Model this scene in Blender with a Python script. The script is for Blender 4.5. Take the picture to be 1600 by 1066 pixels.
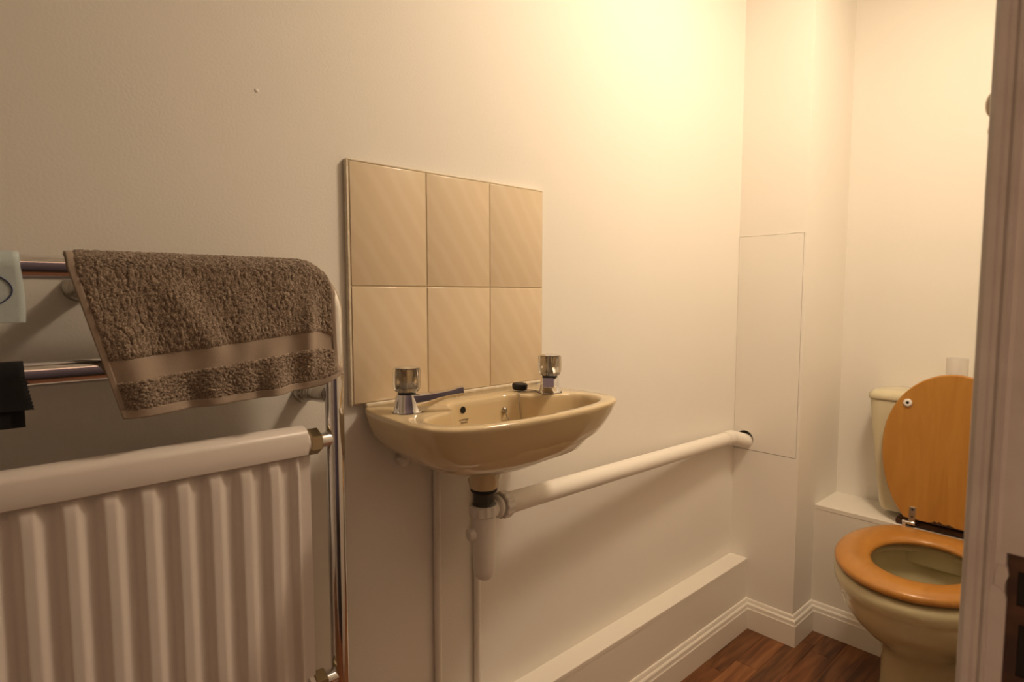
import bpy, bmesh, math, random
import numpy as np
from mathutils import Vector, Matrix
from mathutils.bvhtree import BVHTree
random.seed(4); RNG = np.random.default_rng(4)
for o in list(bpy.data.objects): bpy.data.objects.remove(o)
SC = bpy.context.scene; COL = SC.collection
PI = math.pi

# ------------------------------------------------------------------ camera
CAM_H = 1.0862
cd = bpy.data.cameras.new('camera'); cam = bpy.data.objects.new('camera', cd); COL.objects.link(cam)
cam.location = (0, -0.93, CAM_H)
cam.rotation_euler = (math.radians(90 - 4.473), 0, -math.radians(42.8))
cd.sensor_width = 36; cd.sensor_fit = 'HORIZONTAL'; cd.lens = 939.0 / 1600 * 36
cd.clip_start = 0.01
cd.dof.use_dof = True; cd.dof.focus_distance = 1.35; cd.dof.aperture_fstop = 9.0
SC.camera = cam
# ------------------------------------------------------------------ world (even warm fill light, coming in from the hall behind the camera)
W = bpy.data.worlds.new('world'); SC.world = W; W.use_nodes = True
bg = W.node_tree.nodes['Background']; bg.inputs[0].default_value = (1.0, 0.585, 0.355, 1); bg.inputs[1].default_value = 1.95
# ------------------------------------------------------------------ ceiling bulb
LAMP = (1.32, -0.715, 2.18)
ld = bpy.data.lights.new('bulb', 'AREA'); ld.shape = 'DISK'; ld.size = 0.26; ld.energy = 12.7; ld.color = (1.0, 0.79, 0.57)
lo = bpy.data.objects.new('bulb', ld); lo.location = LAMP; COL.objects.link(lo)
SC.view_settings.view_transform = 'Standard'; SC.view_settings.look = 'None'
SC.view_settings.gamma = 1; SC.view_settings.use_curve_mapping = False
SC.view_settings.exposure = 0.02

# ------------------------------------------------------------------ materials
def mat(name, col, rough=0.5, metal=0.0, spec=0.5, noise=None, bump=None, coat=0.0, trans=0.0, ior=1.45, sheen=0.0):
    m = bpy.data.materials.new(name); m.use_nodes = True
    nt = m.node_tree; b = nt.nodes['Principled BSDF']
    b.inputs['Base Color'].default_value = (*col, 1); b.inputs['Roughness'].default_value = rough
    b.inputs['Metallic'].default_value = metal; b.inputs['Specular IOR Level'].default_value = spec
    b.inputs['Coat Weight'].default_value = coat; b.inputs['Transmission Weight'].default_value = trans
    b.inputs['IOR'].default_value = ior; b.inputs['Sheen Weight'].default_value = sheen
    tc = nt.nodes.new('ShaderNodeTexCoord')
    if noise:   # (scale, second colour, detail)
        n = nt.nodes.new('ShaderNodeTexNoise'); n.inputs['Scale'].default_value = noise[0]; n.inputs['Detail'].default_value = noise[2]
        nt.links.new(tc.outputs['Object'], n.inputs['Vector'])
        r = nt.nodes.new('ShaderNodeValToRGB'); r.color_ramp.elements[0].position = 0.35; r.color_ramp.elements[1].position = 0.65
        r.color_ramp.elements[0].color = (*col, 1); r.color_ramp.elements[1].color = (*noise[1], 1)
        nt.links.new(n.outputs['Fac'], r.inputs[0]); nt.links.new(r.outputs[0], b.inputs['Base Color'])
    if bump:    # (scale, strength, distance)
        n2 = nt.nodes.new('ShaderNodeTexNoise'); n2.inputs['Scale'].default_value = bump[0]; n2.inputs['Detail'].default_value = 3
        nt.links.new(tc.outputs['Object'], n2.inputs['Vector'])
        bp = nt.nodes.new('ShaderNodeBump'); bp.inputs['Strength'].default_value = bump[1]; bp.inputs['Distance'].default_value = bump[2]
        nt.links.new(n2.outputs['Fac'], bp.inputs['Height']); nt.links.new(bp.outputs[0], b.inputs['Normal'])
    return m

def wood(name, c0, c1, c2, scale=(3, 30, 30), rough=0.35, rand=0.0, coat=0.1):
    m = bpy.data.materials.new(name); m.use_nodes = True; nt = m.node_tree; b = nt.nodes['Principled BSDF']
    b.inputs['Roughness'].default_value = rough; b.inputs['Coat Weight'].default_value = coat
    tc = nt.nodes.new('ShaderNodeTexCoord'); mp = nt.nodes.new('ShaderNodeMapping'); mp.inputs['Scale'].default_value = scale
    oi = nt.nodes.new('ShaderNodeObjectInfo')
    add = nt.nodes.new('ShaderNodeVectorMath'); add.operation = 'MULTIPLY_ADD'
    nt.links.new(tc.outputs['Object'], mp.inputs['Vector'])
    nt.links.new(oi.outputs['Random'], add.inputs[0]); add.inputs[1].default_value = (37, 19, 53); nt.links.new(mp.outputs[0], add.inputs[2])
    n = nt.nodes.new('ShaderNodeTexNoise'); n.inputs['Scale'].default_value = 1; n.inputs['Detail'].default_value = 6; n.inputs['Distortion'].default_value = 0.8
    nt.links.new(add.outputs[0], n.inputs['Vector'])
    r = nt.nodes.new('ShaderNodeValToRGB'); e = r.color_ramp.elements
    e[0].position = 0.3; e[0].color = (*c0, 1); e[1].position = 0.72; e[1].color = (*c2, 1)
    k = e.new(0.5); k.color = (*c1, 1)
    nt.links.new(n.outputs['Fac'], r.inputs[0])
    hs = nt.nodes.new('ShaderNodeHueSaturation')
    ma = nt.nodes.new('ShaderNodeMath'); ma.operation = 'MULTIPLY_ADD'; ma.inputs[1].default_value = rand; ma.inputs[2].default_value = 1 - rand / 2
    nt.links.new(oi.outputs['Random'], ma.inputs[0]); nt.links.new(ma.outputs[0], hs.inputs['Value'])
    nt.links.new(r.outputs[0], hs.inputs['Color']); nt.links.new(hs.outputs[0], b.inputs['Base Color'])
    bp = nt.nodes.new('ShaderNodeBump'); bp.inputs['Strength'].default_value = 0.15; bp.inputs['Distance'].default_value = 0.001
    nt.links.new(n.outputs['Fac'], bp.inputs['Height']); nt.links.new(bp.outputs[0], b.inputs['Normal'])
    return m

M = {}
M['wall'] = mat('wall_paint', (0.90, 0.86, 0.79), 0.62, noise=(2.5, (0.89, 0.85, 0.775), 3), bump=(260, 0.2, 0.0012))
M['gloss'] = mat('gloss_white_paint', (0.88, 0.83, 0.74), 0.34, bump=(120, 0.08, 0.001))
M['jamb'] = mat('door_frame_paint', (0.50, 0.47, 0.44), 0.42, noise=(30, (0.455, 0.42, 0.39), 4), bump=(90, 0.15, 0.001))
M['ceil'] = mat('ceiling_paint', (0.88, 0.85, 0.80), 0.8)
M['grout'] = mat('grout', (0.66, 0.55, 0.38), 0.8, bump=(300, 0.2, 0.001))
M['adhesive'] = mat('sealant', (0.80, 0.73, 0.58), 0.45, noise=(60, (0.70, 0.60, 0.45), 3))
M['cer'] = mat('beige_ceramic', (0.70, 0.56, 0.34), 0.16, coat=0.5)
M['pan'] = mat('olive_beige_ceramic', (0.62, 0.545, 0.33), 0.16, coat=0.5)
M['cistern'] = mat('pale_beige_ceramic', (0.68, 0.61, 0.41), 0.2, coat=0.4)
M['chrome'] = mat('chrome', (0.80, 0.80, 0.82), 0.07, 1.0)
M['chrome_rough'] = mat('worn_chrome', (0.50, 0.47, 0.43), 0.24, 1.0, noise=(40, (0.36, 0.33, 0.29), 3))
M['nut'] = mat('dull_brass_nut', (0.42, 0.34, 0.22), 0.28, 1.0)
M['rad'] = mat('radiator_enamel', (0.80, 0.73, 0.67), 0.32)
M['pvc'] = mat('white_plastic', (0.84, 0.80, 0.74), 0.35)
M['pipe'] = mat('painted_pipe', (0.88, 0.83, 0.75), 0.4, bump=(80, 0.1, 0.001))
M['black'] = mat('black_rubber', (0.012, 0.012, 0.013), 0.45)
M['dark'] = mat('dark_void', (0.01, 0.008, 0.006), 0.9)
M['tail'] = mat('dark_grey_plastic', (0.055, 0.05, 0.042), 0.4)
M['acrylic'] = mat('clear_acrylic', (0.97, 0.95, 0.90), 0.04, trans=1.0, ior=1.49)
M['paper'] = mat('white_card', (0.83, 0.80, 0.74), 0.85)
M['rust'] = mat('rusty_metal', (0.085, 0.042, 0.022), 0.6, 0.3, noise=(60, (0.045, 0.022, 0.013), 4))
M['terry'] = mat('taupe_terry', (0.19, 0.128, 0.082), 0.95, noise=(430, (0.50, 0.385, 0.285), 2), bump=(600, 0.9, 0.003), sheen=0.3)
M['weave'] = mat('taupe_weave', (0.40, 0.315, 0.245), 0.9, bump=(900, 0.3, 0.001), sheen=0.1)
M['blue'] = mat('pale_blue_cloth', (0.52, 0.60, 0.60), 0.9, bump=(700, 0.3, 0.001))
M['navy'] = mat('navy_print', (0.03, 0.04, 0.16), 0.8)
M['blackcloth'] = mat('black_cloth', (0.010, 0.009, 0.010), 0.95, bump=(500, 0.3, 0.001))
M['ink'] = mat('dark_brown_print', (0.06, 0.04, 0.05), 0.5)
M['knob'] = mat('cream_plastic', (0.78, 0.68, 0.50), 0.35)
M['beech'] = wood('beech_veneer', (0.42, 0.185, 0.030), (0.46, 0.21, 0.037), (0.51, 0.245, 0.047), (30, 30, 2.2), 0.34)
M['beechseat'] = wood('beech_seat', (0.46, 0.195, 0.034), (0.50, 0.22, 0.042), (0.54, 0.25, 0.052), (10, 22, 22), 0.30)
M['floor'] = wood('brown_laminate', (0.085, 0.028, 0.009), (0.185, 0.066, 0.020), (0.30, 0.125, 0.042), (4.0, 42, 42), 0.38, 0.45, 0.05)
# tile: cream glaze with faint pale diagonal stripes
def tile_mat():
    m = mat('cream_tile_glaze', (0.75, 0.61, 0.42), 0.14, coat=0.4)
    nt = m.node_tree; b = nt.nodes['Principled BSDF']
    tc = [n for n in nt.nodes if n.type == 'TEX_COORD'][0]
    mp = nt.nodes.new('ShaderNodeMapping'); mp.inputs['Rotation'].default_value = (0, math.radians(-56), 0)
    nt.links.new(tc.outputs['Object'], mp.inputs['Vector'])
    wv = nt.nodes.new('ShaderNodeTexWave'); wv.bands_direction = 'Z'; wv.inputs['Scale'].default_value = 9; wv.inputs['Distortion'].default_value = 2.2; wv.inputs['Detail'].default_value = 2; wv.inputs['Detail Scale'].default_value = 1.2
    nt.links.new(mp.outputs[0], wv.inputs['Vector'])
    r = nt.nodes.new('ShaderNodeValToRGB'); r.color_ramp.elements[0].position = 0.45; r.color_ramp.elements[1].position = 0.95
    r.color_ramp.elements[0].color = (0.75, 0.61, 0.42, 1); r.color_ramp.elements[1].color = (0.775, 0.64, 0.455, 1)
    nt.links.new(wv.outputs['Fac'], r.inputs[0]); nt.links.new(r.outputs[0], b.inputs['Base Color'])
    return m
M['tile'] = tile_mat()

# ------------------------------------------------------------------ helpers
def link(name, me, material, parent=None, smooth=False, kind=None, loc=None, auto=None):
    o = bpy.data.objects.new(name, me); COL.objects.link(o)
    if material is not None: me.materials.append(M[material])
    if smooth: me.polygons.foreach_set('use_smooth', [True] * len(me.polygons))
    if auto is not None:
        bm = bmesh.new(); bm.from_mesh(me)
        for e in bm.edges:
            e.smooth = not (len(e.link_faces) == 2 and e.calc_face_angle(0) > math.radians(auto))
        bm.to_mesh(me); bm.free()
    if parent is not None: o.parent = parent
    if kind: o['kind'] = kind
    return o
def from_bm(bm, name):
    bmesh.ops.recalc_face_normals(bm, faces=bm.faces[:])
    me = bpy.data.meshes.new(name); bm.to_mesh(me); bm.free(); return me
def ob(name, bm, material, parent=None, smooth=False, kind=None, auto=None):
    if smooth and auto is None: auto = 65
    return link(name, from_bm(bm, name), material, parent, smooth, kind, None, auto)
def empty(name, label, cat, group=None):
    o = bpy.data.objects.new(name, None); COL.objects.link(o); o['label'] = label; o['category'] = cat
    o.empty_display_size = 0.05
    if group: o['group'] = group
    return o
def tag(o, label, cat, group=None):
    o['label'] = label; o['category'] = cat
    if group: o['group'] = group
    return o
def box(bm, a, b, bevel=0.0, seg=2):
    (x0, y0, z0), (x1, y1, z1) = a, b
    r = bmesh.ops.create_cube(bm, size=1.0)
    vs = r['verts']
    for v in vs:
        v.co = Vector(((x0 + x1) / 2 + v.co.x * (x1 - x0), (y0 + y1) / 2 + v.co.y * (y1 - y0), (z0 + z1) / 2 + v.co.z * (z1 - z0)))
    if bevel:
        es = list({e for v in vs for e in v.link_edges})
        bmesh.ops.bevel(bm, geom=es, offset=bevel, segments=seg, profile=0.5, affect='EDGES')
    return bm
def newbox(a, b, bevel=0.0, seg=2): return box(bmesh.new(), a, b, bevel, seg)
def loft(bm, loops, cap0=True, cap1=True, closed=True):
    rows = [[bm.verts.new(p) for p in L] for L in loops]; n = len(rows[0])
    for A, B in zip(rows, rows[1:]):
        for i in range(n if closed else n - 1):
            j = (i + 1) % n; bm.faces.new((A[i], A[j], B[j], B[i]))
    if cap0: bm.faces.new(rows[0])
    if cap1: bm.faces.new(rows[-1])
    return rows
def frame_of(d):
    d = Vector(d).normalized(); u = Vector((0, 0, 1)) if abs(d.z) < 0.9 else Vector((1, 0, 0))
    a = d.cross(u).normalized(); b = a.cross(d).normalized(); return a, b, d
def lathe(bm, o, d, prof, n=24, cap=True, rot=0.0):
    a, b, d = frame_of(d); o = Vector(o)
    loops = [[o + d * h + (a * math.cos(2 * PI * i / n + rot) + b * math.sin(2 * PI * i / n + rot)) * max(r, 1e-5) for i in range(n)] for r, h in prof]
    loft(bm, loops, cap, cap); return bm
def tube(bm, pts, r, n=16, cap=True):
    pts = [Vector(p) for p in pts]; loops = []
    t0 = (pts[1] - pts[0]).normalized(); a, b, _ = frame_of(t0)
    for i, p in enumerate(pts):
        t = (pts[min(i + 1, len(pts) - 1)] - pts[max(i - 1, 0)]).normalized()
        a = (a - t * a.dot(t)).normalized(); b = t.cross(a).normalized()
        rr = r[i] if isinstance(r, (list, tuple)) else r
        loops.append([p + (a * math.cos(2 * PI * k / n) + b * math.sin(2 * PI * k / n)) * rr for k in range(n)])
    loft(bm, loops, cap, cap); return bm
def bend(p0, p1, p2, rad, n=10):
    """points of a rounded corner p0-p1-p2"""
    p0, p1, p2 = map(Vector, (p0, p1, p2)); d0 = (p0 - p1).normalized(); d1 = (p2 - p1).normalized()
    th = d0.angle(d1); L = rad / math.tan(th / 2); c = p1 + (d0 + d1).normalized() * (rad / math.sin(th / 2))
    a = p1 + d0 * L - c; b = p1 + d1 * L - c; tot = a.angle(b); ax = a.cross(b).normalized()
    return [c + Matrix.Rotation(tot * i / n, 3, ax) @ a for i in range(n + 1)]
def prism_z(bm, pts, z0, z1):
    loft(bm, [[(x, y, z0) for x, y in pts], [(x, y, z1) for x, y in pts]]); return bm

# ================================================================== THE SETTING
YF = -0.849            # inner face of the front (door) wall
XL, XR, ZC = -0.95, 2.181, 2.5
floor = ob('floor', newbox((XL - .1, -2.4, -.06), (XR + .1, .1, -.006)), 'dark', kind='structure')
rowy = 0.0; k = 0
y = -0.0605 + 0.0
y = -0.001
PW = 0.0645
protos = {}
while y > YF - 0.16:
    x = XL + 0.001 - random.random() * 0.35
    while x < XR:
        L = random.choice((0.36, 0.42, 0.50, 0.31)); a = max(x, XL); b_ = min(x + L - .0006, XR - .001)
        if b_ - a > 0.03:
            bm = newbox((-(b_ - a) / 2, -PW / 2 + .0003, -.005), ((b_ - a) / 2, PW / 2 - .0003, 0), 0.0005, 1)
            p = ob('plank', bm, 'floor', floor); p.location = ((a + b_) / 2, y - PW / 2, random.uniform(-.0002, .0002))
        x += L
    y -= PW
wall_back = ob('wall_back', newbox((XL - .1, 0, -.05), (XR + .1, .1, ZC + .05)), 'wall', kind='structure')
bm = bmesh.new(); lathe(bm, (0.345, 0.0005, 1.387), (0, -1, 0), [(.004, 0), (.003, .001), (.0012, .0017)], 10)
ob('paint_blob', bm, 'wall', wall_back, True)
ob('wall_right', newbox((XR, -2.4, -.05), (XR + .1, .1, ZC + .05)), 'wall', kind='structure')
ob('wall_left', newbox((XL - .1, YF - .14, -.05), (XL, .1, ZC + .05)), 'wall', kind='structure')
DX0, DX1, DZ = -0.24, 0.525, 2.0
bm = bmesh.new()
box(bm, (XL, YF - .14, -.05), (DX0 - .0, YF, ZC)); box(bm, (DX1, YF - .14, -.05), (XR, YF, ZC)); box(bm, (DX0, YF - .14, DZ + .03), (DX1, YF, ZC))
ob('wall_front', bm, 'wall', kind='structure')
M['hall_reflect'] = mat('dark_reflected_paint', (0.08, 0.08, 0.12), 0.7)
ob('added_hall_wall', newbox((-1.6, -2.2, -.05), (1.8, -2.1, 2.9)), 'hall_reflect', kind='structure')  # added unseen wall, dark so the chrome has something dark to reflect
ob('ceiling', newbox((XL - .1, YF - .14, ZC), (XR + .1, .1, ZC + .08)), 'ceil', kind='structure')

# pipe boxing column in the far corner, with a loose access panel
CX, CY = 1.8526, -0.208
PZ0, PZ1 = 0.587, 1.268
bm = bmesh.new()
box(bm, (CX, CY, PZ1 + .0008), (XR, 0, ZC))
box(bm, (CX, CY, -.01), (XR, 0, PZ0 - .0016))
box(bm, (CX, CY, PZ0 - .0016), (XR, CY + .0075, PZ1 + .0008))
box(bm, (CX + .09, CY + .0075, PZ0 - .0016), (XR, 0, PZ1 + .0008))
boxing = ob('trim_1', bm, 'wall', kind='structure')
HY, HZ, HR = -0.0375, 0.6185, 0.0285
bm = bmesh.new()
py0, py1 = CY + .0085, -0.0009
outer = [bm.verts.new((CX - .0006, a, b)) for a, b in ((py0, PZ0), (py1, PZ0), (py1, PZ1), (py0, PZ1))]
hole = [bm.verts.new((CX - .0006, HY + HR * math.cos(2 * PI * i / 28), HZ + HR * math.sin(2 * PI * i / 28))) for i in range(28)]
es = [bm.edges.new((outer[i], outer[(i + 1) % 4])) for i in range(4)] + [bm.edges.new((hole[i], hole[(i + 1) % 28])) for i in range(28)]
bmesh.ops.triangle_fill(bm, use_beauty=True, edges=es)
r = bmesh.ops.extrude_face_region(bm, geom=bm.faces[:])
for v in [g for g in r['geom'] if isinstance(g, bmesh.types.BMVert)]: v.co.x += 0.012
panel = ob('access_panel', bm, 'wall', boxing)
for (a, b) in ((-.012, .655), (-.186, .606), (-.012, 1.25), (-.186, 1.25)):
    bm = bmesh.new(); lathe(bm, (CX - .0004, a, b), (-1, 0, 0), [(.0035, 0), (.0028, .0008), (.001, .0002)], 10); ob('screw', bm, 'wall', panel, True)
# hairline filler lip along the top edge of the panel (wavy)
pts = [(CX - .0008, -0.002 - .2 * i / 24, PZ1 + .0006 + .0012 * math.sin(i * 1.3) * (i > 12) + random.uniform(-.0006, .0006)) for i in range(25)]
ob('cracked_filler', tube(bmesh.new(), pts, .0008, 6), 'wall', panel, True)

# low boxing along the back wall and the ledge behind the toilet
LZ = 0.228; LY = -0.058
bm = bmesh.new(); box(bm, (XL, LY, 0), (CX, 0, LZ - .012)); box(bm, (XL, LY - .001, LZ - .012), (CX, 0, LZ), .001, 1)
ob('trim_2', bm, 'gloss', kind='structure')
EX, EZ = 1.995, 0.413
bm = bmesh.new(); box(bm, (EX, YF, 0), (XR, CY, EZ - .014)); box(bm, (EX - .001, YF, EZ - .014), (XR, CY, EZ), .001, 1)
ob('trim_3', bm, 'gloss', kind='structure')
# skirting boards
PROF = [(0, 0), (.0145, 0), (.0145, .0660), (.0128, .0682), (.0120, .0720), (.0116, .0790), (.0095, .0820), (.0068, .0838), (.0058, .0880), (.0046, .0922), (.0030, .0945), (0, .0952)]
path = [(XL, LY), (CX, LY), (CX, CY), (EX, CY), (EX, YF)]
def offs(i, d):
    P = [Vector(q) for q in path]
    def nrm(a, b): t = (b - a).normalized(); return Vector((t.y, -t.x))
    if i == 0: return P[0] + nrm(P[0], P[1]) * d
    if i == len(P) - 1: return P[-1] + nrm(P[-2], P[-1]) * d
    n0, n1 = nrm(P[i - 1], P[i]), nrm(P[i], P[i + 1]); return P[i] + (n0 + n1) * d
for i, nm in enumerate(('baseboard_back', 'baseboard_column_face', 'baseboard_column_side', 'baseboard_right')):
    bm = bmesh.new()
    loft(bm, [[(*offs(i, d), z + .0005) for d, z in PROF], [(*offs(i + 1, d), z + .0005) for d, z in PROF]])
    ob(nm, bm, 'gloss', kind='structure')

# door frame (right jamb) with beaded edge, strike plate and chipped paint
JX = 0.50
prof = [(DX1, YF + .004), (JX + .010, YF + .004), (JX + .003, YF + .0025), (JX, YF - .0005), (JX, YF - .0045), (JX + .0022, YF - .0062), (JX + .0022, YF - .0085),
        (JX - .0008, YF - .0108), (JX - .0012, YF - .0128), (JX + .0015, YF - .0150), (JX + .0020, YF - .0175), (JX + .0020, YF - .14), (DX1, YF - .14)]
bm = bmesh.new()
def seg(z0, z1, pr): prism_z(bm, pr, z0, z1)
KZ0, KZ1 = 0.800, 0.9155
seg(0, KZ0, prof); seg(KZ1, DZ + .02, prof)
prof_cut = prof[:10] + [(JX + .0020, YF - .0205), (JX + .0085, YF - .0212), (JX + .0085, YF - .048), (JX + .002, YF - .048), (JX + .002, YF - .14), (DX1, YF - .14)]
seg(KZ0, KZ1, prof_cut)
door = ob('door_1', bm, 'jamb', kind='structure')
bm = bmesh.new(); box(bm, (DX0, YF - .14, 0), (DX0 + .025, YF + .003, DZ + .02), .002); box(bm, (DX0, YF - .14, DZ), (DX1, YF + .003, DZ + .028), .002)
ob('frame_lining', bm, 'jamb', door)
bm = bmesh.new()
sx = JX + .0060
for (za, zb) in ((.800, .832), (.868, .880), (.9035, .915)): box(bm, (sx, YF - .0475, za), (sx + .002, YF - .0215, zb))
box(bm, (sx, YF - .0285, .832), (sx + .002, YF - .0215, .868)); box(bm, (sx, YF - .0475, .832), (sx + .002, YF - .0435, .868))
box(bm, (sx, YF - .0265, .880), (sx + .002, YF - .0215, .9035)); box(bm, (sx, YF - .0475, .880), (sx + .002, YF - .0435, .9035))
ob('strike_plate', bm, 'rust', door)
bm = bmesh.new(); box(bm, (JX + .0084, YF - .046, .83), (JX + .0086, YF - .023, .905)); ob('latch_recess_shade', bm, 'dark', door)  # thin dark sheet painted as the shade behind the plate's openings
# thick chipped paint layers beside the plate
bm = bmesh.new(); pts = [(YF - .0128, .80), (YF - .0222, .80), (YF - .0222, .884), (YF - .0212, .8885), (YF - .0180, .8915), (YF - .0128, .8925)]
loft(bm, [[(JX - .0004, a, b) for a, b in pts], [(JX + .004, a, b) for a, b in pts]]); ob('paint_layer', bm, 'jamb', door)
bm = bmesh.new(); pts = [(YF - .0150, .8935), (YF - .0208, .8950), (YF - .0224, .9000), (YF - .0215, .9060), (YF - .0165, .9075), (YF - .0155, .901)]
loft(bm, [[(JX + .0008, a, b) for a, b in pts], [(JX + .004, a, b) for a, b in pts]]); ob('paint_chip', bm, 'jamb', door)
# ceiling rose and flex above the bulb
t = empty('pendant_lamp', 'white ceiling rose and flex of the bulb above the room', 'lamp')
bm = bmesh.new(); lathe(bm, (LAMP[0], LAMP[1], ZC), (0, 0, -1), [(.05, 0), (.05, .012), (.03, .028), (.008, .034)], 24); ob('ceiling_rose', bm, 'pvc', t, True)
ob('flex', tube(bmesh.new(), [(LAMP[0], LAMP[1], ZC - .03), (LAMP[0], LAMP[1], LAMP[2] + .10)], .004, 8), 'pvc', t, True)
bm = bmesh.new(); lathe(bm, (LAMP[0], LAMP[1], LAMP[2] + .11), (0, 0, -1), [(.01, 0), (.018, .01), (.018, .045)], 16); ob('lamp_holder', bm, 'pvc', t, True)

# ================================================================== SPLASHBACK TILES
tx = [0.4860, 0.6385, 0.7908, 0.9415]; tz = [0.8985, 1.0994, 1.3055]
sp = empty('tile_splashback', 'six cream wall tiles in two rows of three above the basin', 'splashback'); 
bm = newbox((tx[0] - .0015, -.0095, tz[0]), (tx[-1] + .001, -.0002, tz[-1] + .001), .0008, 1); ob('grout', bm, 'grout', sp)
bm = bmesh.new(); box(bm, (tx[0] - .0035, -.0100, tz[-1] - .0005), (tx[-1] + .001, -.0001, tz[-1] + .0035), .0015, 2); ob('sealant_bead', bm, 'adhesive', sp, True)
bm = bmesh.new(); box(bm, (tx[0] - .0045, -.0100, tz[0] - .002), (tx[0] - .0005, -.0001, tz[-1] + .0025), .0012, 2); ob('edge_trim', bm, 'adhesive', sp, True)
for i in range(3):
    for j in range(2):
        cx, cz = (tx[i] + tx[i + 1]) / 2, (tz[j] + tz[j + 1]) / 2; hw, hh = (tx[i + 1] - tx[i]) / 2 - .0011, (tz[j + 1] - tz[j]) / 2 - .0011
        o = ob('tile', newbox((-hw, -.0035, -hh), (hw, .0035, hh), .0012, 3), 'tile', sp, True, auto=35)
        o.location = (cx, -.0075 + random.uniform(-.0002, .0002), cz)

# ================================================================== BASIN
BX = 0.703; RZ = 0.893; NB = 192
def polar(pts, c, n=NB, sm=1.6):
    """closed polygon (dx,y) -> star-shaped radii round c, lightly smoothed"""
    P = [Vector((p[0] - c[0], p[1] - c[1])) for p in pts]; R = []
    for k in range(n):
        a = 2 * PI * k / n; d = Vector((math.cos(a), math.sin(a))); best = 0
        for p, q in zip(P, P[1:] + P[:1]):
            e = q - p; den = d.x * e.y - d.y * e.x
            if abs(den) < 1e-12: continue
            t = (p.x * e.y - p.y * e.x) / den; s = (p.x * d.y - p.y * d.x) / den
            if t > 0 and -1e-9 <= s <= 1 + 1e-9: best = max(best, t)
        R.append(best)
    R = np.array(R); w = np.exp(-0.5 * (np.arange(-8, 9) / sm) ** 2); w /= w.sum()
    R = sum(np.roll(R, k) * w[k + 8] for k in range(-8, 9))
    A = 2 * PI * np.arange(n) / n
    return np.stack([c[0] + R * np.cos(A), c[1] + R * np.sin(A)], 1)
def sym(h): return h + [(-a, b) for a, b in reversed(h) if a > 1e-6]
BC = (0, -0.175)
OUT = polar(sym([(0, -.003), (.10, -.003), (.197, -.003), (.205, -.03), (.213, -.09), (.2175, -.15), (.219, -.200), (.213, -.230), (.192, -.253), (.15, -.2675), (.09, -.2775), (0, -.2825)]), BC)
INN = polar(sym([(0, -.080), (.066, -.081), (.082, -.092), (.093, -.128), (.108, -.146), (.158, -.150), (.181, -.160), (.188, -.185), (.183, -.212), (.165, -.236), (.125, -.252), (.06, -.262), (0, -.265)]), BC, sm=2.4)
def oloop(sx, yf, yb, z):
    y = OUT[:, 1]; yn = (y + .003) / (-.2825 + .003)
    return [(BX + a * sx, yb + (yf - yb) * t, z) for a, t in zip(OUT[:, 0], yn)]
def circ(c, r, z):
    A = 2 * PI * np.arange(NB) / NB; return [(BX + c[0] + r * math.cos(a), c[1] + r * math.sin(a), z) for a in A]
def mix(L1, L2, t): return [tuple(p + (q - p) * t for p, q in zip(a, b)) for a, b in zip(L1, L2)]
WD = (-.011, -.107)      # waste
loops = []
loops.append(circ(WD, .0245, .7335)); loops.append(circ(WD, .0265, .7365)); loops.append(circ(WD, .0325, .766))
loops.append(oloop(.30, -.165, -.045, .7735))
loops.append(oloop(.46, -.190, -.020, .7825)); loops.append(oloop(.60, -.209, -.006, .795)); loops.append(oloop(.685, -.219, -.003, .8035))
loops.append(oloop(.700, -.2225, -.003, .8080)); loops.append(oloop(.735, -.2300, -.003, .8100))
loops.append(oloop(.805, -.2435, -.003, .8200)); loops.append(oloop(.870, -.2555, -.003, .8310)); loops.append(oloop(.930, -.2655, -.003, .8490))
loops.append(oloop(.968, -.2735, -.003, .8660)); loops.append(oloop(.992, -.2800, -.003, .8820)); loops.append(oloop(1.0, -.2825, -.003, .8880))
loops.append(oloop(.998, -.2815, -.003, .8912)); loops.append(oloop(.985, -.2780, -.004, .8930))
def iloop(s, z, grow=0.0):
    return [(BX + BC[0] + (a - BC[0]) * s, BC[1] + (b - BC[1]) * s, z) for a, b in INN]
loops.append(iloop(1.035, .8930)); loops.append(iloop(1.012, .8918)); loops.append(iloop(.997, .8880)); loops.append(iloop(.985, .8800))
bot = circ((WD[0], -.135), .022, .776)
loops.append(mix(iloop(.978, .858), bot, 0.0)); loops.append([(a, b, .832) for a, b, c in mix(iloop(.955, .832), bot, .04)])
loops.append([(a, b, .808) for a, b, c in mix(iloop(.91, .8), bot, .14)]); loops.append([(a, b, .791) for a, b, c in mix(iloop(.8, .8), bot, .45)])
loops.append([(a, b, .781) for a, b, c in mix(iloop(.8, .8), bot, .75)]); loops.append(bot)
bm = bmesh.new(); loft(bm, loops)
basin = ob('wash_basin', bm, 'cer', None, True)
tag(basin, 'beige ceramic wall-hung hand basin below the cream tiles', 'basin')
bpy.context.view_layer.update()
bvh = BVHTree.FromPolygons([v.co[:] for v in basin.data.vertices], [p.vertices[:] for p in basin.data.polygons])
def backwall(x, z):
    h = bvh.ray_cast(Vector((x, -.19, z)), Vector((0, 1, 0))); n = h[1]
    return h[0], (n if n.y < 0 else -n)
p, n = backwall(.664, .8770)
bm = bmesh.new(); lathe(bm, p - n * .0008, n, [(.0078, 0), (.0078, .0012), (.0065, .0016), (.006, .0012)], 24); ob('overflow_rim', bm, 'cer', basin, True)
bm = bmesh.new(); lathe(bm, p, n, [(.0066, 0), (.0064, .0010)], 24); ob('overflow_hole_shade', bm, 'dark', basin)  # solid dark disc, its colour standing in for the shade inside the hole
bm = bmesh.new(); lathe(bm, (BX + WD[0], -.135, .7762), (0, 0, 1), [(.021, 0), (.021, .002), (.016, .0025), (.013, .0005), (.004, .0003)], 24); ob('waste_grid', bm, 'chrome', basin, True)
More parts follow.
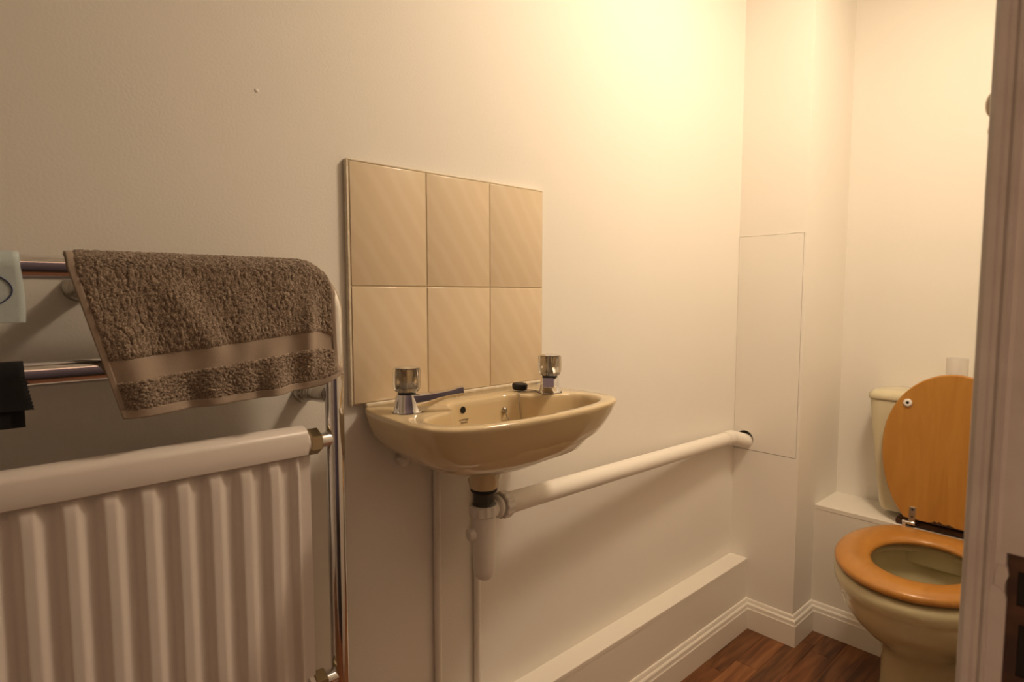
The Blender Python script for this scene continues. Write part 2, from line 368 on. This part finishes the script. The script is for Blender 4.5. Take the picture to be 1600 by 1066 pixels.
bm = newbox((BX - .194, -.0135, .8915), (tx[-1], -.0012, .8988), .0025, 3); o = ob('sealant_bead', bm, 'adhesive', basin, True); o['label'] = 'pale sealant bead along the back edge'
# maker's lettering
def text_part(s, size, pos, nrm, parent, m):
    c = bpy.data.curves.new('lettering', 'FONT'); c.body = s; c.size = size; c.align_x = 'CENTER'; c.extrude = 0.0; c.space_line = 0.85
    to = bpy.data.objects.new('lettering_curve', c); COL.objects.link(to); dg = bpy.context.evaluated_depsgraph_get()
    me = bpy.data.meshes.new_from_object(to.evaluated_get(dg)); bpy.data.objects.remove(to)
    zax = Vector(nrm).normalized(); xax = Vector((0, 0, 1)).cross(zax).normalized(); yax = zax.cross(xax)
    R = Matrix((xax, yax, zax)).transposed().to_4x4(); R.translation = pos; me.transform(R); me.materials.clear()
    return link('lettering', me, m, parent)
p, n = backwall(.666, .8575); text_part('armitage\nshanks', .0062, p + n * .0006, n, basin, 'ink')
# wall fixing screw cover under the left of the basin
bm = bmesh.new(); lathe(bm, (.585, -.001, .785), (0, -1, 0), [(.012, 0), (.011, .012), (.006, .016)], 14); ob('fixing_bracket', bm, 'gloss', basin, True)

# ---- taps
def tap(x, y, ang, label, prefix_first=None):
    t = empty('basin_tap', label, 'tap', 'chrome taps of the basin'); t.location = (x, y, RZ)
    t.rotation_euler = (0, 0, ang)
    def rr(w, d, z, cx=0, e=2.6, n=28):
        L = []
        for k in range(n):
            a = 2 * PI * k / n; c, s = math.cos(a), math.sin(a)
            L.append((cx + math.copysign(abs(c) ** (2 / e), c) * w, math.copysign(abs(s) ** (2 / e), s) * d, z))
        return L
    bm = bmesh.new()
    loft(bm, [rr(.0238, .0220, .0), rr(.0238, .0220, .0025), rr(.0226, .0208, .004), rr(.0205, .0190, .015), rr(.0185, .0178, .025), rr(.0168, .0165, .0300), rr(.015, .015, .0310)])
    ob('body', bm, 'chrome', t, True, auto=40)
    bm = bmesh.new(); lathe(bm, (0, 0, .0005), (0, 0, -1), [(.025, 0), (.025, .0010)], 28); ob('washer', bm, 'black', t)
    def sec(px, pz, w, h, tilt):
        L = []; rc = min(w, h) * .30
        for (cu, cv, a0) in ((w - rc, h - rc, 0), (-w + rc, h - rc, 90), (-w + rc, -h + rc, 180), (w - rc, -h + rc, 270)):
            for k in range(4):
                a = math.radians(a0 + 30 * k); u = cu + rc * math.cos(a); v = cv + rc * math.sin(a)
                L.append((px - v * math.sin(tilt), u, pz + v * math.cos(tilt)))
        return L
    bm = bmesh.new()
    loft(bm, [sec(.000, .0155, .0160, .0150, .0), sec(.012, .0160, .0155, .0148, .0), sec(.0195, .0167, .0145, .0140, .04), sec(.027, .0167, .0134, .0140, .04), sec(.035, .0198, .0122, .0113, .10), sec(.044, .0226, .0112, .0092, .16), sec(.056, .0260, .0104, .0070, .2),
              sec(.072, .0292, .0102, .0062, .2), sec(.085, .0318, .0104, .0078, .15), sec(.0925, .0326, .0102, .0082, .1)])
    s = ob('spout', bm, 'chrome', t, True, auto=28)
    bm = bmesh.new(); lathe(bm, (.083, 0, .0265), (.08, 0, -1), [(.0075, 0), (.0075, .004), (.006, .0042), (.0055, .001)], 18); ob('outlet', bm, 'chrome', s, True)
    bm = bmesh.new(); lathe(bm, (0, 0, .0305), (0, 0, 1), [(.0150, 0), (.0150, .0030), (.0125, .0040)], 24); ob('collar', bm, 'black', t, True)
    # clear fluted handle with a chrome core and cap
    bm = bmesh.new(); lps = []
    for z, sc in ((.0340, .80), (.0375, .92), (.0435, 1.0), (.0655, 1.0), (.0710, .97), (.0730, .92)):
        lps.append([((.0213 + .0012 * math.cos(8 * 2 * PI * k / 64)) * sc * math.cos(2 * PI * k / 64), (.0213 + .0012 * math.cos(8 * 2 * PI * k / 64)) * sc * math.sin(2 * PI * k / 64), z) for k in range(64)])
    loft(bm, lps); h = ob('handle', bm, 'acrylic', t, True, auto=45); h['label'] = 'clear fluted acrylic tap handle'
    bm = bmesh.new(); lathe(bm, (0, 0, .0345), (0, 0, 1), [(.0135, 0), (.0150, .006), (.0112, .016), (.0140, .026), (.0160, .0365)], 10); ob('handle_core', bm, 'chrome_rough', h, False)
    bm = bmesh.new(); lathe(bm, (0, 0, .0732), (0, 0, 1), [(.0196, 0), (.0198, .0008), (.016, .0018), (.004, .0024)], 28); ob('handle_cap', bm, 'chrome', h, True)
    return t
tap(.536, -.098, math.radians(-32), 'left chrome tap with clear handle, spout in profile, nearer the towel rail')
tap(.853, -.118, math.radians(-138), 'right chrome tap with clear handle, beside the black plug')

# ---- plug and chain
plug = empty('sink_plug', 'black rubber plug lying on the basin back edge beside the right tap', 'plug')
PLX, PLY = .823, -.064
bm = bmesh.new(); lathe(bm, (PLX, PLY, RZ + .0022), (.02, -.05, 1), [(.0125, 0), (.0150, .0015), (.0158, .009), (.0150, .0118), (.0125, .0128), (.003, .0128)], 28); ob('stopper', bm, 'black', plug, True)
cb, n = backwall(.763, .8640)
bm = bmesh.new(); lathe(bm, cb - n * .001, n, [(.0058, 0), (.0058, .002), (.0052, .004), (.003, .0065), (.001, .007)], 18); ob('chain_stay', bm, 'chrome_rough', plug, True)
def bw(x, z, off=.0026): h = backwall(x, z); return h[0] + h[1] * off
ctrl = [cb + n * .006, cb + n * .007 + Vector((.001, 0, -.008)), bw(.768, .848), bw(.774, .832), bw(.780, .826), bw(.7845, .836), bw(.786, .852), bw(.7865, .868), bw(.787, .882)]
re_ = bw(.787, .882); ctrl += [Vector((.788, re_.y + .004, .8935)), Vector((.790, re_.y + .012, .8958)), Vector((.806, -.092, .8952)), Vector((.822, -.096, .8950)), Vector((.834, -.100, .8950)), Vector((.838, -.092, .8950)), Vector((.834, -.083, .8952)), Vector((.826, -.080, .8966))]
def spline(c, n=10):
    out = []
    for i in range(len(c) - 1):
        a, b, d, e = c[max(i - 1, 0)], c[i], c[i + 1], c[min(i + 2, len(c) - 1)]
        for k in range(n):
            t = k / n; out.append(0.5 * ((2 * b) + (d - a) * t + (2 * a - 5 * b + 4 * d - e) * t * t + (3 * b - a - 3 * d + e) * t ** 3))
    out.append(c[-1]); return out
sp_pts = spline(ctrl); bm = bmesh.new(); acc = 0; last = None
for i, q in enumerate(sp_pts):
    if last is None or (q - last).length >= .0030:
        r = bmesh.ops.create_icosphere(bm, subdivisions=1, radius=.00145, matrix=Matrix.Translation(q)); last = q.copy()
tube(bm, sp_pts, .0006, 6)
ch = ob('chain', bm, 'chrome_rough', plug, True); ch['kind'] = 'stuff'

# ================================================================== TRAP, WASTE PIPE, SUPPLY PIPES
TX, TY = BX + WD[0], WD[1]
tr = empty('bottle_trap', 'white plastic bottle trap hanging under the basin', 'trap')
bm = bmesh.new(); lathe(bm, (TX, TY, .7350), (0, 0, -1), [(.0245, 0), (.0252, .003), (.0245, .0065), (.0225, .008)], 28); ob('rubber_washer', bm, 'black', tr, True)
bm = bmesh.new(); pr = [(.0195, .006)]
for k in range(5): pr += [(.0195, .009 + k * .004), (.0185, .011 + k * .004)]
pr += [(.0215, .0305), (.0225, .0330)]
lathe(bm, (TX, TY, .7345), (0, 0, -1), pr, 28); o = ob('waste_tail', bm, 'tail', tr, True); o['label'] = 'dark grey threaded waste tail'
bm = bmesh.new(); loops = []
for z, r in ((.7030, .0235), (.7015, .0258), (.6845, .0258), (.6820, .0235)):
    loops.append([(TX + (r + .0010 * (1 if (k % 4) < 2 else -0.6)) * math.cos(2 * PI * k / 48), TY + (r + .0010 * (1 if (k % 4) < 2 else -0.6)) * math.sin(2 * PI * k / 48), z) for k in range(48)])
loft(bm, loops); ob('trap_nut', bm, 'pvc', tr, True, auto=30)
bm = bmesh.new(); lathe(bm, (TX, TY, .6855), (0, 0, -1), [(.0222, 0), (.0222, .02), (.0216, .055), (.0206, .105), (.0182, .116), (.0125, .1225), (.006, .1255), (.001, .126)], 32); ob('bottle', bm, 'pvc', tr, True)
bm = bmesh.new(); lathe(bm, (TX - .012, TY + .004, .650), (-1, .25, 0), [(.0115, 0), (.0115, .017), (.0100, .019)], 18); ob('inlet_boss', bm, 'pvc', tr, True)
PA = Vector((TX + .012, TY + .002, .6900)); PB = Vector((1.786, -.0260, .6330)); dv = (PB - PA).normalized()
bm = bmesh.new(); lathe(bm, PA, dv, [(.0150, 0), (.0150, .016), (.0205, .018), (.0215, .022), (.0205, .026), (.016, .027)], 28); ob('outlet_ring', bm, 'pvc', tr, True)
bm = bmesh.new(); loops = []; a_, b_, _ = frame_of(dv)
for h, r in ((.030, .0235), (.032, .0250), (.048, .0250), (.0495, .0235)):
    loops.append([PA + dv * h + (a_ * math.cos(2 * PI * k / 48) + b_ * math.sin(2 * PI * k / 48)) * (r + .001 * (1 if (k % 4) < 2 else -.6)) for k in range(48)])
loft(bm, loops); ob('outlet_nut', bm, 'pvc', tr, True, auto=30)
wp = empty('waste_pipe', 'thick white waste pipe sloping along the wall from trap to corner boxing', 'pipe')
PE = Vector((CX + .045, HY - .012, HZ - .022))
ctr = [PA + dv * .040, PA + dv * .5, PB - dv * .02]
bm = tube(bmesh.new(), [PA + dv * .040, PA + dv * .35, PA + dv * .7, PB - dv * .010], .0205, 28); ob('pipe', bm, 'pipe', wp, True)
EB = Vector((CX + .002, HY - .002, HZ - .006)); d2 = (EB - PB).normalized()
bm = tube(bmesh.new(), [PB - dv * .050, PB - dv * .0185] + bend(PB - dv * .1, PB, EB, .018, 8) + [EB - d2 * .004, EB + d2 * .03], .0228, 28); ob('elbow', bm, 'pipe', wp, True)
def supply(x, ztop, lab):
    t = empty('supply_pipe', lab, 'pipe', 'painted copper pipes below the basin')
    ob('pipe', tube(bmesh.new(), [(x, -.0076, LZ - .002), (x, -.0076, .5), (x, -.0076, ztop)], .0073, 16), 'pipe', t, True)
    return t
supply(.6580, .80, 'thin white painted pipe left of the bottle trap')
supply(.7570, .80, 'thin white painted pipe directly behind the bottle trap')

# ================================================================== TOWEL RADIATOR
YT = -0.085; RT = .0140; RX = .4150; RZT = 1.116; RZ2 = .997; LX = -.62
rad = empty('towel_radiator', 'white ribbed radiator set in a chrome towel rail frame on the left', 'radiator')
pts = [(LX, YT, .0)] + [(LX, YT, .9)] + [tuple(q) for q in bend((LX, YT, .5), (LX, YT, RZT), (0, YT, RZT), .06, 10)] + \
      [tuple(q) for q in bend((0, YT, RZT), (RX, YT, RZT), (RX, YT, .5), .058, 12)] + [(RX, YT, .9), (RX, YT, .5), (RX, YT, 0.0)]
ob('rail_frame', tube(bmesh.new(), pts, RT, 24), 'chrome', rad, True)
ob('lower_rail', tube(bmesh.new(), [(LX, YT, RZ2), (-.1, YT, RZ2), (RX, YT, RZ2)], RT, 24), 'chrome', rad, True)
for sx_ in (LX, RX):
    bm = bmesh.new(); lathe(bm, (sx_, YT, .0), (0, 0, 1), [(.028, 0), (.028, .004), (.02, .01), (.0145, .014)], 24); ob('foot', bm, 'chrome', rad, True)
# panel: corrugated sheet with top and bottom headers
X0, X1 = -.572, .3665; PZB, PZT = .468, .855
pitch = .0388; ph = .0455
def ribd(x):
    f = ((x - ph) / pitch + .5) % 1.0 - .5       # 0 on the crest
    a = abs(f)
    def ss(t): t = max(0, min(1, t)); return t * t * (3 - 2 * t)
    return 1 - ss((a - .13) / .27)
xs = np.arange(X0, X1 - .004, pitch / 20); zs = [PZB, PZB + .012, PZB + .022, PZB + .034, .6, .7, PZT - .040, PZT - .030, PZT - .020, PZT - .011, PZT - .004, PZT + .004]
fade = [0, 0, .55, 1, 1, 1, 1, 1, .97, .85, .5, .15]
bm = bmesh.new()
edge_in = .3665 - .012
loft(bm, [[(x, -.0885 - .0092 * ribd(x) * f * min(1, max(0, (edge_in - x) / .004 + .5)), z) for x in xs] + [(X1 + .0065, -.0885, z), (X1 + .0065, -.078, z)] for z, f in zip(zs, fade)], False, False, False)
ob('ribbed_panel', bm, 'rad', rad, True)
hp = [(-.070, .853), (-.066, .858), (-.066, .880), (-.069, .888), (-.074, .8925), (-.080, .8940), (-.088, .8930), (-.0955, .8905), (-.1000, .8872), (-.102, .8820), (-.102, .860), (-.1005, .8535), (-.096, .851), (-.088, .851)]
bm = bmesh.new(); loft(bm, [[(x, -.085 + (y_ + .085) * s, .873 + (z_ - .873) * s) for y_, z_ in hp] for x, s in ((X0, .9), (X0 + .003, 1), (X1 - .0025, 1), (X1 - .0006, .975), (X1, .9))])
ob('top_header', bm, 'rad', rad, True, auto=38)
bm = bmesh.new(); loft(bm, [[(x, y_, z_ - .873 + .495 - .008) for y_, z_ in hp] for x in (X0, X1 - .012)]); ob('bottom_header', bm, 'rad', rad, True, auto=38)
for zc in (.8680, .4930):
    d = Vector((1, 0, 0))
    bm = bmesh.new(); lathe(bm, (X1 - .004, YT, zc), d, [(.0165, 0), (.0165, .0070)], 20); ob('valve_boss', bm, 'rad', rad, True, auto=40)
    bm = bmesh.new(); lathe(bm, (X1 + .003, YT, zc), d, [(.0165, 0), (.0195, .0022), (.0195, .0170), (.0170, .0190)], 6, True, PI / 6 + .06); nt = ob('union_nut', bm, 'nut', rad); nt['label'] = 'dull brass hexagonal union nut'
    bm = bmesh.new(); lathe(bm, (X1 + .020, YT, zc), d, [(.0115, 0), (.0115, .018), (.0105, .028), (.0100, .034)], 20); ob('connector', bm, 'chrome', rad, True)
def bracket(p_rail, p_wall):
    p0, p1 = Vector(p_rail), Vector(p_wall); L = (p1 - p0).length
    bm = bmesh.new(); lathe(bm, p0, p1 - p0, [(.0125, 0), (.0135, L * .25), (.0125, L * .52), (.0100, L * .60), (.0100, L * .66), (.0125, L * .68), (.0125, L * .72), (.0100, L * .74), (.0130, L * .78), (.0130, L * .82), (.0105, L * .84), (.0150, L * .9), (.0165, L)], 24)
    ob('wall_bracket', bm, 'chrome_rough', rad, True)
bracket((RX - .006, YT + .006, .935), (RX - .012, -.0005, .929))
bracket((.124, YT + .004, 1.100), (.114, -.0005, 1.0935))
bracket((LX + .006, YT + .006, .935), (LX + .012, -.0005, .929))

# ================================================================== HAND TOWEL over the rail
def lerp(a, b, t): return a + (b - a) * t
def rail_z(x):
    if x <= RX - .058: return RZT
    return RZT - .058 + math.sqrt(max(1e-6, .058 ** 2 - (x - (RX - .058)) ** 2))
def S(u, q, off):
    """towel surface: q in [-2,-1] back flap, [-1,0] over the rail, [0,1] front flap"""
    xt = lerp(.0935, .4105, u); r = RT + .0016
    zr = rail_z(xt)
    if q >= 0:
        xb = lerp(.1385, .4165, u); zb = lerp(.939, .9555, u) - .010 * math.sin(PI * u) * 0.25
        t = q
        x = lerp(xt, xb, t); z = lerp(zr, zb, t)
        A = t ** .8
        w = .0060 * A * math.sin(11 * u + 2.2 * t - .6) + .0042 * A * math.sin(25 * u - 3.0 * t + 1.0) + .0016 * A * math.sin(43 * u + 5 * t)
        w += .0080 * math.exp(-((u - .30 - .22 * t) / .07) ** 2) * math.sin(PI * min(1, t * 1.05)) - .006 * math.exp(-((u - .62 + .05 * t) / .05) ** 2) * t
        w += .0060 * math.exp(-((u - .88 + .06 * t) / .03) ** 2) * math.sin(PI * t)
        y = YT - r - .003 * t - w - off
        if u > .90 and t > .80:
            c = (u - .90) / .10 * (t - .80) / .20; z += .012 * c; y -= .006 * c; x += .004 * c
        return (x, y, z)
    if q >= -1:
        a = PI * (-q)
        return (xt, YT - (r + off) * math.cos(a), zr + (r + off) * math.sin(a))
    t = -q - 1
    return (lerp(xt, lerp(.20, .405, u), t), YT + r + off + .003 * math.sin(9 * u) * t, lerp(zr, lerp(.985, 1.0, u), t))
def patch(name, parent, m, u0, u1, q0, q1, nu, nv, off, amp, thick):
    """u bounds are numbers, q bounds are functions of u"""
    vs = []; fs = []
    g = RNG.random((nv + 1, nu + 1)); g2 = (g + np.roll(g, 1, 0) + np.roll(g, 1, 1)) / 3
    for j in range(nv + 1):
        for i in range(nu + 1):
            u = lerp(u0, u1, i / nu); q = lerp(q0(u), q1(u), j / nv)
            edge = min(1, min(i, nu - i, j, nv - j) / 2.0) if amp else 1
            vs.append(S(u, q, (off * edge if amp else off) + amp * edge * (g2[j, i] - .3)))
    for j in range(nv):
        for i in range(nu):
            a = j * (nu + 1) + i; fs.append((a, a + 1, a + nu + 2, a + nu + 1))
    me = bpy.data.meshes.new(name); me.from_pydata(vs, [], fs); o = link(name, me, m, parent, True)
    s = o.modifiers.new('thickness', 'SOLIDIFY'); s.thickness = thick; s.offset = -1 if amp or thick > 0 else 1
    return o
tw = empty('hand_towel', 'taupe terry hand towel draped over the chrome rail', 'towel')
bq0 = lambda u: lerp(.615, .495, u); bq1 = lambda u: lerp(.765, .645, u)
patch('terry_pile', tw, 'terry', .022, .982, lambda u: -1.9, bq0, 230, 190, .0016, .0042, .0022)
patch('terry_pile', tw, 'terry', .022, .982, bq1, lambda u: .945, 230, 40, .0016, .0042, .0022)
patch('woven_band', tw, 'weave', .018, .984, lambda u: bq0(u) - .01, lambda u: bq1(u) + .01, 120, 12, .0004, 0, .0020)
patch('hem', tw, 'weave', 0, 1, lambda u: .94, lambda u: 1.0, 120, 6, .0010, 0, .0035)
patch('hem', tw, 'weave', 0, .024, lambda u: -1.9, lambda u: .95, 4, 80, .0008, 0, .0026)
patch('hem', tw, 'weave', .980, 1.0, lambda u: -1.9, lambda u: .95, 4, 80, .0008, 0, .0026)

# ---- pale blue cloth and black cloth at the left edge
def cloth(name, label, m, zr, x0, xedge, zbot, off, wob):
    o_root = None; r = RT + off; rows = []
    nx, nf = 26, 73
    vs, fs = [], []
    seq = [('b', t) for t in np.linspace(1, 0, 12)] + [('a', t) for t in np.linspace(0, 1, 10)[1:]] + [('f', t) for t in np.linspace(0, 1, nf)[1:]]
    for kind, t in seq:
        for i in range(nx + 1):
            s = i / nx
            x = lerp(x0, xedge(kind, t), s)
            if kind == 'b': p = (x, YT + r, zr - .06 * t)
            elif kind == 'a': a = PI * (1 - t); p = (x, YT - r * math.cos(a), zr + r * math.sin(a))
            else: p = (x, YT - r - wob * t * math.sin(40 * x + 1), lerp(zr, zbot(x), t))
            vs.append(p)
    n = nx + 1
    for j in range(len(seq) - 1):
        for i in range(nx): a = j * n + i; fs.append((a, a + 1, a + n + 1, a + n))
    me = bpy.data.meshes.new(name); me.from_pydata(vs, [], fs); o = link(name, me, m, None, True)
    sm = o.modifiers.new('thickness', 'SOLIDIFY'); sm.thickness = .0012; sm.offset = 0
    return tag(o, label, 'cloth')
blue = cloth('face_cloth', 'pale blue cloth with navy outline drawing on upper rail, cut by photo edge', 'blue', RZT, -.11,
             lambda k, t: .0535 + (.0025 * math.sin(2.4 * t) if k == 'f' else 0), lambda x: 1.0555 + .006 * max(0, (.02 - x)), .0018, .0006)
def yb(x, z): return YT - RT - .0018 - .0012
ring = []
for k in range(44):
    a = math.radians(-62 + 250 * k / 43); ring.append((.0215 + .0300 * math.cos(a) - .006, yb(0, 0) - .0002, 1.0905 + .0185 * math.sin(a)))
bm = bmesh.new(); tube(bm, ring, .0007, 6)
tube(bm, [(.0325, yb(0, 0) - .0002, 1.0745), (.0290, yb(0, 0) - .0002, 1.0715), (.0225, yb(0, 0) - .0002, 1.0650), (.0185, yb(0, 0) - .0002, 1.0640)], .0008, 6)
ob('printed_line', bm, 'navy', blue, True)
zig = lambda t: .0024 * abs((t * 9.0) % 1.0 - .5) - .0006
bc = cloth('black_cloth', 'black cloth with pinked edge hanging on lower rail at left edge', 'blackcloth', RZ2, -.10,
           lambda k, t: (.0515 + .0064 * t + zig(t)) if k == 'f' else .0515, lambda x: .9605 + .030 * max(0, .055 - x) * .35, .0016, .0004)
# second layer of the same cloth, hanging a little lower behind
vs = []; fs = []
for j in range(41):
    for i in range(13):
        t = j / 40; x = lerp(-.10, .0375 + zig(t * .9), i / 12); vs.append((x, YT - RT - .0008 + .0007 * (t > 0), lerp(RZ2, .9435, t)))
for j in range(40):
    for i in range(12): a = j * 13 + i; fs.append((a, a + 1, a + 14, a + 13))
me = bpy.data.meshes.new('under_layer'); me.from_pydata(vs, [], fs); link('under_layer', me, 'blackcloth', bc, True)

# ================================================================== TOILET
wc = empty('toilet', 'beige toilet with beech seat and raised lid in the far corner', 'toilet')
def ell(cx, cy, a, b, z, n=72, clip=1e9, e=2.0):
    L = []
    for k in range(n):
        t = 2 * PI * k / n; c, s = math.cos(t), math.sin(t)
        L.append((min(cx + math.copysign(abs(c) ** (2 / e), c) * a, clip), cy + math.copysign(abs(s) ** (2 / e), s) * b, z))
    return L
CYT = -.551; BK = 1.9925
bm = bmesh.new()
loft(bm, [ell(1.845, CYT - .005, .150, .106, .0005, clip=BK), ell(1.845, CYT - .005, .148, .104, .012, clip=BK), ell(1.845, CYT - .005, .140, .097, .03, clip=BK), ell(1.842, CYT - .004, .140, .096, .145, clip=BK),
          ell(1.835, CYT - .003, .147, .101, .178, clip=BK), ell(1.825, CYT - .002, .163, .115, .202, clip=BK), ell(1.810, CYT, .190, .138, .232, clip=BK), ell(1.797, CYT, .215, .158, .266, clip=BK),
          ell(1.788, CYT, .234, .173, .300, clip=BK), ell(1.784, CYT, .243, .1795, .330, clip=BK), ell(1.783, CYT, .246, .182, .341, clip=BK), ell(1.782, CYT, .2505, .1855, .347, clip=BK), ell(1.781, CYT, .2560, .1895, .358, clip=BK),
          ell(1.781, CYT, .2575, .1905, .373, clip=BK), ell(1.781, CYT, .254, .187, .386, clip=BK), ell(1.781, CYT, .246, .180, .3905, clip=BK),
          ell(1.768, CYT, .190, .142, .3905), ell(1.766, CYT, .176, .130, .387), ell(1.766, CYT, .172, .127, .372), ell(1.766, CYT, .190, .144, .362), ell(1.766, CYT, .186, .140, .33), ell(1.772, CYT, .155, .115, .26), ell(1.80, CYT, .105, .082, .205), ell(1.82, CYT, .05, .04, .185)])
ob('pan', bm, 'pan', wc, True)
bm = bmesh.new(); loft(bm, [ell(1.80, CYT, .112, .087, .212), ell(1.80, CYT, .110, .085, .2135)]); 
M['water'] = mat('water', (0.75, 0.80, 0.75), 0.03, trans=0.9, ior=1.33); ob('water', bm, 'water', wc, True)
# rear platform of the pan that carries the cistern and hinges
bm = newbox((1.93, CYT - .105, .33), (BK, CYT + .105, .394), .012, 3); ob('rear_platform', bm, 'pan', wc, True, auto=40)
# seat: rounded ring
def seatloop(t, z):
    A = ell(1.781, -.550, .2555, .1865, z, clip=1.9895, e=2.06); B = ell(1.765, -.554, .141, .108, z, e=2.06)
    return [tuple(p + (q - p) * t for p, q in zip(a, b))[:2] + (z,) for a, b in zip(A, B)]
bm = bmesh.new(); sl = [(.05, .3975), (.0, .4005), (-.012, .406), (.0, .4115), (.05, .4155), (.16, .4195), (.35, .4225), (.6, .4215), (.82, .4180), (.94, .4140), (1.0, .4085), (1.0, .4030), (.92, .3975)]
rows = loft(bm, [seatloop(t, z) for t, z in sl], False, False); n = len(rows[0])
for i in range(n): j = (i + 1) % n; bm.faces.new((rows[-1][i], rows[-1][j], rows[0][j], rows[0][i]))
ob('seat', bm, 'beechseat', wc, True)
for (a, b) in ((1.62, -.42), (1.62, -.685), (1.90, -.41), (1.90, -.70)):
    bm = bmesh.new(); lathe(bm, (a, b, .3985), (0, 0, -1), [(.011, 0), (.010, .006), (.006, .0085)], 14); ob('seat_buffer', bm, 'pvc', wc, True)
# lid, leaning back against the cistern
def lidx(z): return 1.990 + (z - .445) * .105
def lidloop(sc, dx):
    L = []
    for k in range(80):
        t = 2 * PI * k / 80; c, s = math.cos(t), math.sin(t)
        y_ = .1685 * c * sc; z_ = (.209 if s > 0 else .262) * s * sc
        z = .652 + z_; z = max(z, .4395 + (1 - sc) * .2)
        L.append((lidx(z) + dx, -.5535 + y_, z))
    return L
bm = bmesh.new(); loft(bm, [lidloop(.985, 0), lidloop(1.0, .003), lidloop(1.0, .013), lidloop(.985, .016)])
lid = ob('lid', bm, 'beech', wc, True, auto=30)
for yy in (-.443, -.664):
    bm = bmesh.new(); lathe(bm, (lidx(.770) + .001, yy, .770), (-1, 0, .1), [(.0105, 0), (.0118, .003), (.0105, .0062), (.0075, .0075), (.0042, .0068), (.0038, .003)], 22); o = ob('lid_buffer', bm, 'pvc', lid, True); o['label'] = 'white rubber buffer on the lid'
    bm = bmesh.new(); lathe(bm, (lidx(.770) - .0035, yy, .7703), (-1, 0, .1), [(.0038, 0), (.0037, .0012)], 14); ob('buffer_screw', bm, 'dark', lid)
# chipped veneer along the lid's bottom edge
bm = bmesh.new(); pts = [(-.600, .4398), (-.515, .4398)]
top = [(-.515, .4415), (-.523, .4435), (-.530, .4480), (-.536, .4460), (-.541, .4500), (-.549, .4445), (-.556, .4435), (-.563, .4470), (-.570, .4450), (-.578, .4410), (-.600, .4404)]
pl = pts + top
loft(bm, [[(lidx(b) - .0006, a, b) for a, b in pl], [(lidx(b) + .001, a, b) for a, b in pl]]); ob('chipped_edge', bm, 'rust', lid)
for yy in (-.476, -.632):
    bm = bmesh.new()
    box(bm, (-.0012, -.0082, 0), (.0012, .0082, .046), .001, 1)
    hp_ = ob('hinge_plate', bm, 'chrome_rough', wc, True, auto=30); hp_.location = (lidx(.4295) - .0018, yy, .4295); hp_.rotation_euler = (0, math.atan(.105), 0)
    for zz in (.018, .038):
        bm = bmesh.new(); lathe(bm, (-.0010, 0, zz), (-1, 0, 0), [(.0035, 0), (.0030, .0010), (.0012, .0004)], 12); s_ = ob('screw', bm, 'rust', hp_, True)
    bm = bmesh.new(); lathe(bm, (lidx(.44) - .004, yy - .009, .4290), (0, 1, 0), [(.0048, 0), (.0052, .0005), (.0052, .031), (.0048, .0315)], 16); ob('hinge_barrel', bm, 'chrome', wc, True, auto=40)
    bm = newbox((lidx(.44) - .010, yy + .012, .396), (lidx(.44) + .003, yy + .022, .430), .003, 2); ob('hinge_post', bm, 'chrome', wc, True, auto=40)
# cistern
def rrect(x0, x1, y0, y1, z, rad, n=6):
    L = []
    for (cx, cy, a0) in ((x1 - rad, y1 - rad, 0), (x0 + rad, y1 - rad, 90), (x0 + rad, y0 + rad, 180), (x1 - rad, y0 + rad, 270)):
        for k in range(n + 1):
            a = math.radians(a0 + 90 * k / n); L.append((cx + rad * math.cos(a), cy + rad * math.sin(a), z))
    return L
def cis(x0, half, z, rad): return rrect(x0, XR - .004, CYT - .003 - half, CYT - .003 + half, z, rad)
bm = bmesh.new(); loft(bm, [cis(2.052, .170, .4300, .012), cis(2.046, .178, .4325, .02), cis(2.045, .183, .442, .022), cis(2.046, .199, .55, .025), cis(2.052, .2165, .68, .028), cis(2.056, .2260, .764, .03)])
ob('cistern', bm, 'cistern', wc, True, auto=50)
bm = bmesh.new(); loft(bm, [cis(2.060, .222, .7640, .03), cis(2.053, .2290, .7655, .032), cis(2.0515, .2305, .770, .033), cis(2.053, .2290, .781, .033), cis(2.060, .222, .7895, .034), cis(2.075, .207, .7945, .035), cis(2.10, .18, .7955, .03)])
ob('cistern_lid', bm, 'cistern', wc, True, auto=60)
bm = bmesh.new(); box(bm, (2.00, CYT - .12, .4135), (2.15, CYT + .12, .4302), .006, 2); ob('gasket_gap_shade', bm, 'rust', wc, True, auto=40)  # gasket block, coloured dark brown for the shadow in the gap below the lid
# cardboard tube on the cistern lid
bm = bmesh.new(); R0, R1 = .0265, .0250
lathe(bm, (2.115, -.5385, .7957), (0, 0, 1), [(R0, 0), (R0, .1055), (R1, .1055), (R1, .004)], 32, False); ob_ = ob('cardboard_tube', bm, 'paper', None, True, auto=40)
tag(ob_, 'white cardboard tube standing on the cistern lid behind the raised lid', 'tube')
# coat hook on the door wall, just past the jamb
hk = empty('coat_hook', 'small cream double coat hook on the wall just past the door frame', 'hook')
hx = .560
bm = newbox((hx - .008, YF, 1.190), (hx + .008, YF + .003, 1.236), .002, 2); ob('hook_plate', bm, 'knob', hk, True, auto=40)
def hookarm(z, out, r, rb):
    bm = tube(bmesh.new(), [(hx, YF + .001, z - .002), (hx, YF + out * .5, z - .001), (hx, YF + out, z)], r, 12)
    bmesh.ops.create_uvsphere(bm, u_segments=18, v_segments=12, radius=rb, matrix=Matrix.Translation((hx, YF + out, z)) @ Matrix.Diagonal((1, .75, 1.25, 1))); return bm
ob('upper_knob', hookarm(1.2230, .0092, .004, .0078), 'knob', hk, True); ob('lower_knob', hookarm(1.2045, .0105, .003, .0032), 'knob', hk, True)
bpy.context.view_layer.update()
